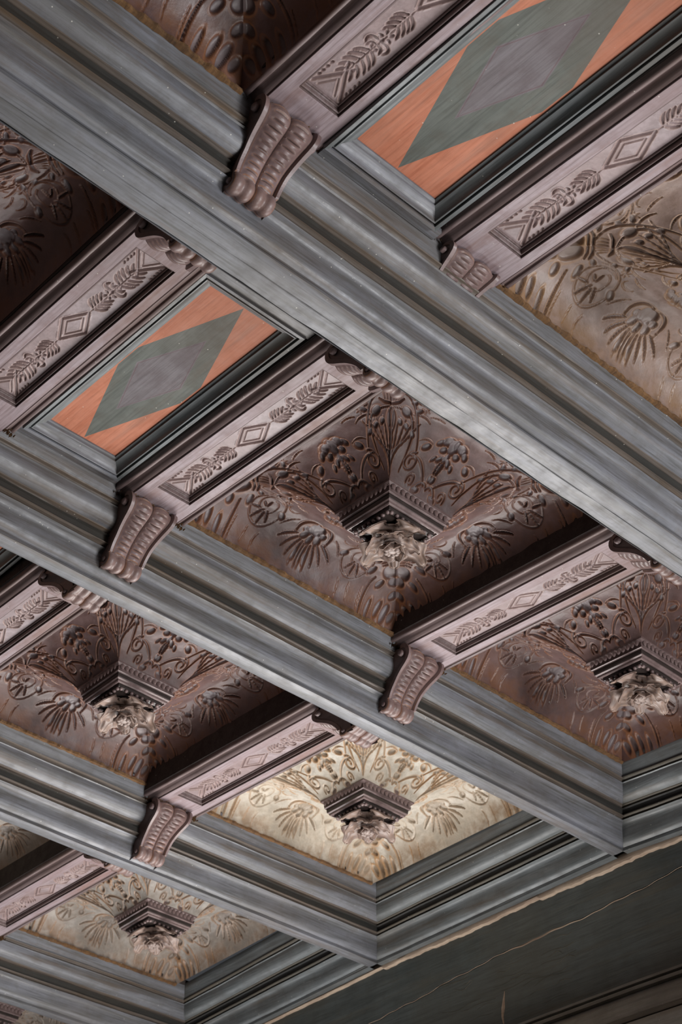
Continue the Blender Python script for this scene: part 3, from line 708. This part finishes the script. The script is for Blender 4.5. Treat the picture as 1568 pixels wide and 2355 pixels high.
# ------------------------------------------------------------------ cross beams with carved fields
FW, FL = .088, .525
def field_mesh(fw, fl):
    nx, ny = 60, 340
    x = np.linspace(-fw / 2, fw / 2, nx + 1); y = np.linspace(-fl / 2, fl / 2, ny + 1); X, Y = np.meshgrid(x, y)
    R = Relief(X, np.abs(Y)); h2 = fl / 2; hw = fw / 2
    # central lozenge, two nested outlines
    for s, wd, dp in ((1, .0030, .0045), (.62, .0018, .003)):
        R.groove([(0, .050 * s), (hw * .80 * s, 0)], wd, dp, taper=False); R.groove([(0, .050 * s), (-hw * .80 * s, 0)], wd, dp, taper=False)
        R.groove([(hw * .80 * s, 0), (0, -.05 * s)], wd, dp, taper=False); R.groove([(-hw * .80 * s, 0), (0, -.05 * s)], wd, dp, taper=False)
    # stem with leaf sprays
    R.groove(bez([(0, .055), (.003, .10), (-.003, .15), (0, .205)]), .0015, .0030)
    for yy, ln, up in ((.066, .020, 1), (.074, .019, 1), (.083, .017, 1), (.093, .014, 1), (.150, .022, 1), (.160, .023, 1), (.171, .023, 1), (.183, .020, 1), (.195, .015, 1)):
        for sx in (-1, 1):
            R.groove(bez([(sx * .003, yy), (sx * ln * .35, yy + .003), (sx * ln * .8, yy + .006), (sx * ln, yy + .016)]), .0034, .0062)
    for a in range(5):
        q = math.pi / 2 + a * math.tau / 5; R.pit(.009 * math.cos(q), .116 + .009 * math.sin(q), .0058, .0030, q, .006)
    for sx in (-1, 1):
        R.groove(bez([(sx * .003, .128), (sx * .020, .124), (sx * .026, .134), (sx * .018, .142)]), .0030, .0055)
        R.groove(bez([(sx * .002, .136), (sx * .012, .136), (sx * .014, .145)]), .0034, .0055)
    for a in range(4):
        q = math.pi / 4 + a * math.tau / 4; R.pit(.007 * math.cos(q), .147 + .006 * math.sin(q), .0048, .0026, q, .005)
    # crossing bars at the end
    for sx in (-1, 1):
        R.groove([(sx * hw * .92, h2 - .006), (0, h2 - .050), (-sx * hw * .30, h2 - .066)], .0032, .0050, taper=False)
        R.groove([(sx * hw * .55, h2 - .006), (0, h2 - .034)], .0018, .0030, taper=False)
        for yy in (.203, .213, .223, .232): R.pit(sx * .030, yy, .0045, .0026, sx * 1.0, .0042)
    Z = np.clip(R.h, -.001, .01)
    V = np.stack([X, Y, Z], -1).reshape(-1, 3); idx = np.arange((nx + 1) * (ny + 1)).reshape(ny + 1, nx + 1)
    F = np.stack([idx[:-1, :-1], idx[1:, :-1], idx[1:, 1:], idx[:-1, 1:]], -1).reshape(-1, 4)
    me = bpy.data.meshes.new('carved_field'); me.from_pydata(V.tolist(), [], F.tolist()); me.polygons.foreach_set('use_smooth', [True] * len(F))
    at = me.attributes.new('cut', 'FLOAT', 'POINT'); at.data.foreach_set('value', np.clip(R.c, 0, 1).ravel().astype(np.float32))
    me.materials.append(FIELD); me.update(); return me
FIELD_ME = field_mesh(FW - .020, FL - .020)

def rubble_mesh(seed, w_, n=46):
    r = random.Random(seed); V = []; F = []
    for _ in range(n):
        c = (r.uniform(-w_, w_), r.gauss(0, .004), r.uniform(-.002, .0005)); s = r.uniform(.0012, .0034); b = len(V)
        for dx, dy, dz in ((1, 0, 0), (-1, 0, 0), (0, 1, 0), (0, -1, 0), (0, 0, 1), (0, 0, -1)):
            k = s * r.uniform(.6, 1.3); V.append((c[0] + dx * k, c[1] + dy * k, c[2] + dz * k))
        for f in ((0, 2, 4), (2, 1, 4), (1, 3, 4), (3, 0, 4), (2, 0, 5), (1, 2, 5), (3, 1, 5), (0, 3, 5)): F.append(tuple(b + i for i in f))
    return mesh_from(V, F, DIRT)
RUB = rubble_mesh(3, .055)

CRUST = rubble_mesh(5, .05, 70)
def cross_beam(col, row, label):
    ya = YK[row] + WF + .088; yb = YK[row + 1] - .088; z0, z1 = SOF[row]
    sl = (z1 - z0) / (YK[row + 1] - .1 - YK[row] - .13); yc = (ya + yb) / 2; zc = z0 + sl * (yc - YK[row] - .13)
    cx = XQ[col] + CW / 2; L = yb - ya
    t = thing('cross_beam', label, 'ceiling beam', (cx, yc, zc + Z0), (math.atan(sl), 0, 0), group='carved mauve cross beams')
    hw = CW / 2; fx = FW / 2
    fy0 = YK[row] + .256 - yc; fy1 = YK[row + 1] - .186 - yc; fm = (fy0 + fy1) / 2; fh = (fy1 - fy0) / 2; shift = .002
    # soffit board with an opening for the carved field
    O = [(-hw, -L / 2), (hw, -L / 2), (hw, L / 2), (-hw, L / 2)]; I = [(-fx + shift, fm - fh), (fx + shift, fm - fh), (fx + shift, fm + fh), (-fx + shift, fm + fh)]
    V = [(x, y, 0) for x, y in O + I] + [(x, y, .016) for x, y in O + I]
    F = []
    for c in range(4):
        d = (c + 1) % 4
        F += [(c, c + 4, d + 4, d), (c, d, d + 8, c + 8), (c + 4, c + 12, d + 12, d + 4), (c + 8, d + 8, d + 12, c + 12)]
    me = mesh_from(V, F, PURPLE); o = link('soffit_board', me, t)
    bv = o.modifiers.new('worn_edges', 'BEVEL'); bv.width = .0012; bv.segments = 2; bv.limit_method = 'ANGLE'
    # thin mauve line moulding beside the right-hand edge
    # stepped frame of the sunk field
    fr = [(0, .0005), (.0002, .0068), (.0022, .0072), (.0024, .0045), (.0040, .0042), (.0048, .0050), (.0050, .0125), (.0066, .0150), (.0078, .0160), (.0080, .0135), (.0094, .0135), (.0100, .0150), (.0102, .0250)]
    for c in range(4):
        Vv = []; Ff = []
        for i, zz in fr:
            q = [(-fx + i, fm - fh + i), (fx - i, fm - fh + i), (fx - i, fm + fh - i), (-fx + i, fm + fh - i)]
            p0, p1 = q[c], q[(c + 1) % 4]; Vv += [(p0[0] + shift, p0[1], zz), (p1[0] + shift, p1[1], zz)]
        for j in range(len(fr) - 1): Ff.append((2 * j, 2 * j + 2, 2 * j + 3, 2 * j + 1))
        link('field_moulding', mesh_from(Vv, Ff, MOULD), t)
    f = link('carved_field', FIELD_ME, t, (shift, fm, .0175), (0, 0, 0), (1, (2 * fh - .020) / (FL - .020), 1))
    # side mouldings
    pr = [(-.001, .003), (.0004, .0045), (.0030, .0042), (.0040, .0030), (.0085, .0050), (.0120, .0095), (.0150, .0150), (.0185, .0165), (.0200, .0120), (.0235, .0105), (.0270, .0115), (.0292, .0150), (.0285, .0200), (.0310, .0240)]
    for sgn in (-1, 1):
        secs = []
        for i in range(29):
            y = -L / 2 + L * i / 28
            sec = [(sgn * (hw + s + wob(y * 2 + yc, s * 50 + sgn, .0004)), y, zz) for s, zz in pr]
            secs.append(sec if sgn < 0 else sec[::-1])
        link('side_moulding', loft(secs, MOULD, smooth=True, sharp=45), t)
        sec = [(sgn * (hw + a), b) for a, b in ((.030, .0235), (SIDE - .001, .0238), (SIDE, .09), (.02, .09))]
        secs = [[(a, y, b) for a, b in (sec if sgn < 0 else sec[::-1])] for y in (-L / 2, L / 2)]
        link('side_board', loft(secs, BACK), t)  # near-black colour paints in the shade between cross beam and panel
    for sx, sy in ((-1, 1), (-1, -1), (1, 1)):
        d = link('dirt_crust', CRUST, t, (sx * (hw + .012), sy * (L / 2 - .012), .006), (0, 0, .4 * sx), (.35, 1.6, 1.5)); d['kind'] = 'stuff'
    return t
LB = {('A', 0): 'mauve cross beam with carved field at the top edge, ending at the largest console',
      ('B', 0): 'mauve carved cross beam at upper right, between the large painted lozenge and the tan coffer',
      ('A', 1): 'mauve carved cross beam at the left edge, above the smaller painted lozenge',
      ('B', 1): 'mauve carved cross beam between the smaller painted lozenge and the central carved coffer',
      ('C', 1): 'mauve carved cross beam right of the central coffer, seen at full length',
      ('B', 2): 'pale sunlit carved cross beam at the left edge, below the second long beam',
      ('C', 2): 'mauve carved cross beam left of the bleached white coffer',
      ('C', 3): 'pale mauve carved cross beam at the lower left edge, above the small greyed coffer',
      ('C', 0): 'mauve cross beam beyond the right edge, between the two tan coffers',
      ('A', 2): 'mauve cross beam just beyond the left edge, below the second long beam',
      ('B', 3): 'mauve cross beam beyond the lower left edge of the picture',
      ('C', 4): 'mauve cross beam beyond the bottom left corner of the picture'}
for (c, r), lb in LB.items():
    if c == 'L': continue
    cross_beam(c, r, lb)

# ------------------------------------------------------------------ scroll consoles
def console_meshes():
    # profile in (u, z): u = distance out from the main beam's soffit edge line, z from the cross beam's soffit
    def arc(c, r, a0, a1, n): return [(c[0] + r * math.cos(math.radians(a0 + (a1 - a0) * i / n)), c[1] + r * math.sin(math.radians(a0 + (a1 - a0) * i / n))) for i in range(n + 1)]
    front = arc((.118, -.022), .023, 95, -60, 12) + bez([(.1290, -.0425), (.116, -.052), (.094, -.058), (.074, -.078), (.062, -.098), (.0560, -.113)], 18)[1:]
    roll = [(.0550, -.1155)] + arc((.0395, -.1255), .0165, 22, -150, 12) + [(.014, -.133), (-.004, -.126)]
    pts = front + roll; n = len(pts)
    def halfw(v): return float(np.interp(v, [0, .12, .3, .5, .75, 1], [.063, .062, .0545, .0475, .0445, .0435]))
    m = 30; V = []; cut = []
    P = np.array(pts); T = np.gradient(P, axis=0); T /= np.hypot(T[:, 0], T[:, 1])[:, None]; NR = np.stack([-T[:, 1], T[:, 0]], 1)
    # outward normal check: away from (.03,-.02)
    seg = np.hypot(*np.diff(P, axis=0).T); S = np.concatenate([[0], np.cumsum(seg)])
    # refine along the length
    ss = np.linspace(0, S[-1], 110); PX = np.interp(ss, S, P[:, 0]); PZ = np.interp(ss, S, P[:, 1])
    Tn = np.stack([np.gradient(PX), np.gradient(PZ)], 1); Tn /= np.hypot(Tn[:, 0], Tn[:, 1])[:, None]; Nn = np.stack([-Tn[:, 1], Tn[:, 0]], 1)
    if Nn[20, 0] < 0 : Nn = -Nn
    sf = S[len(front) - 1]
    for i, s_ in enumerate(ss):
        v = s_ / ss[-1]; hw = halfw(v); inroll = s_ > sf + .002
        for j in range(m + 1):
            q = -1 + 2 * j / m; x = q * hw; off = 0; cc = 0
            if not inroll:
                if abs(q) > .80: off = .0035; cc = .05
                elif abs(q) > .74: off = -.004; cc = .8
                else:
                    qq = (abs(q) - .37) / .37; off = .0085 * (1 - qq * qq) - .003
                    if abs(q) < .05: off = -.005; cc = .8
                    ph = (s_ - .018) / .0135
                    if ph > 0 and abs(qq) < .75:
                        d = abs(ph % 1 - .5) * 2
                        k_ = max(0, d - .55) / .45; off -= .0062 * k_ * (1 - qq * qq); cc = max(cc, .9 * k_)
                    if s_ < .03: off -= .006 * (1 - s_ / .03) * (1 - qq * qq)
            else:
                seg3 = (q * 2.0) % 1.0; off = .0045 * math.sin(math.pi * abs(seg3)) - .001
                if min(abs(seg3), abs(1 - seg3)) < .06: off = -.003; cc = .7
            fs = min(1, i / 3)
            V.append((x, PX[i] + Nn[i, 0] * off * fs, PZ[i] + Nn[i, 1] * off * fs)); cut.append(cc)
    F = []
    for i in range(len(ss) - 1):
        for j in range(m):
            a = i * (m + 1) + j; F.append((a, a + m + 1, a + m + 2, a + 1))
    # sides: recessed cheeks
    base = len(V); ns = len(ss)
    back = [(-.004, PZ[i]) for i in range(ns)]
    for sgn, j in ((-1, 0), (1, m)):
        o = len(V)
        for i in range(ns):
            vv = V[i * (m + 1) + j]; cxn, czn = PX[i] - Nn[i, 0] * .007, PZ[i] - Nn[i, 1] * .007
            V.append((vv[0], cxn, czn)); cut.append(.1)
        for i in range(ns):
            cxn, czn = PX[i] - Nn[i, 0] * .007, PZ[i] - Nn[i, 1] * .007
            V.append((V[i * (m + 1) + j][0] - sgn * .0022, cxn, czn)); cut.append(.6)
        for i in range(ns):
                yb_ = min(PX[i] - .0072, float(np.interp(PZ[i], [-.145, -.125, -.10, -.09, -.07, -.06, -.03, -.02, 0], [.004, .012, .018, .024, .033, .038, .060, .074, .082]))); V.append((V[i * (m + 1) + j][0] - sgn * .0022, yb_, min(PZ[i], 0))); cut.append(.9)
        for i in range(ns - 1):
            e0, e1 = i * (m + 1) + j, (i + 1) * (m + 1) + j
            for A, B in ((lambda k: k * (m + 1) + j, lambda k: o + k), (lambda k: o + k, lambda k: o + ns + k), (lambda k: o + ns + k, lambda k: o + 2 * ns + k)):
                q = (A(i), A(i + 1), B(i + 1), B(i)); F.append(q if sgn > 0 else q[::-1])
    me = mesh_from(V, F, SCROLL, smooth=True); me.set_sharp_from_angle(angle=math.radians(50))
    at = me.attributes.new('cut', 'FLOAT', 'POINT'); at.data.foreach_set('value', cut)
    ag = me.attributes.new('age', 'FLOAT', 'POINT'); ag.data.foreach_set('value', [max(0, min(1, 1.1 + v[2] * 26, )) if v[2] > -.06 else max(0, min(1, (-.105 - v[2]) * 40)) * .6 for v in (tuple(q.co) for q in me.vertices)])
    # volute eye button
    def eye(r, th):
        Vv = []; k = 14
        for zz, rr in ((0, r), (th, r * .95), (th * 1.3, r * .6), (th * 1.4, .0001)):
            for i in range(k): q = 2 * math.pi * i / k; Vv.append((zz, rr * math.cos(q), rr * math.sin(q)))
        Ff = [(a * k + i, a * k + (i + 1) % k, (a + 1) * k + (i + 1) % k, (a + 1) * k + i) for a in range(3) for i in range(k)]
        return mesh_from(Vv, Ff, SCROLL, smooth=True)
    # solid block behind
    Vb = [(x, y, z) for x in (-.036, .036) for y, z in ((.02, .0), (.10, .0), (.095, -.030), (.045, -.07), (.02, -.100), (.008, -.10))]
    Fb = [tuple(range(6)), tuple(range(11, 5, -1))] + [(i, i + 6, (i + 1) % 6 + 6, (i + 1) % 6) for i in range(6)]
    return me, eye(.0085, .006), eye(.0060, .005), mesh_from(Vb, Fb, FRMD)
CON, EYE1, EYE2, BLOCK = console_meshes()
def console(col, row, near, label, broken=False):
    """near = False: against the visible face of the beam at the far end of the bay; True: under the hidden face at the near end"""
    z0, z1 = SOF[row]
    cx = XQ[col] + CW / 2 - .014
    if near: y = YK[row] + WF + GAP; z = z0; rz = 0
    else: y = YK[row + 1]; z = z1; rz = math.pi
    t = thing('console', label, 'bracket', (cx, y, z + Z0 - .0005), (0, 0, rz), group='scrolled consoles under the cross beams')
    if broken: t.scale = (1, .93, .55)
    if near and row > 0: t.scale = (1, 1, {1: .88, 2: .74, 3: .55}[row])
    link('scroll', CON, t); link('backing_block', BLOCK, t)
    for sgn in (-1, 1):
        link('volute_eye', EYE1, t, (sgn * .0595, .118, -.022), (0, 0, 0 if sgn > 0 else math.pi)); link('volute_eye', EYE2, t, (sgn * .0415, .0395, -.1255), (0, 0, 0 if sgn > 0 else math.pi))
    d = link('dirt_crust', RUB, t, (0, .130, .0005)); d['kind'] = 'stuff'
    return t
CONS = [('A', 0, False, 'large scroll console at upper left, hanging on the broad long beam'),
        ('B', 0, False, 'broken stub of a console at upper right, below the cross beam beside the tan coffer'),
        ('A', 1, True, 'scroll console half hidden behind the broad long beam, above the smaller painted lozenge'),
        ('B', 1, True, 'scroll console half hidden behind the broad long beam, at the top of the central coffer'),
        ('C', 1, True, 'scroll console at the right edge, half hidden behind the broad long beam'),
        ('B', 1, False, 'scroll console on the second long beam, at lower left of the central coffer'),
        ('C', 1, False, 'scroll console on the second long beam, at the bottom corner of the central coffer'),
        ('B', 2, True, 'golden dusted console at the left, half hidden behind the second long beam'),
        ('C', 2, True, 'console half hidden behind the second long beam, at the top of the bleached coffer'),
        ('C', 2, False, 'reddish scroll console on the third long beam, left of the bleached coffer'),
        ('C', 3, True, 'small console end peeping out below the third long beam')]
for c, r, nr, lb in CONS: console(c, r, nr, lb, broken=(c == 'B' and r == 0))
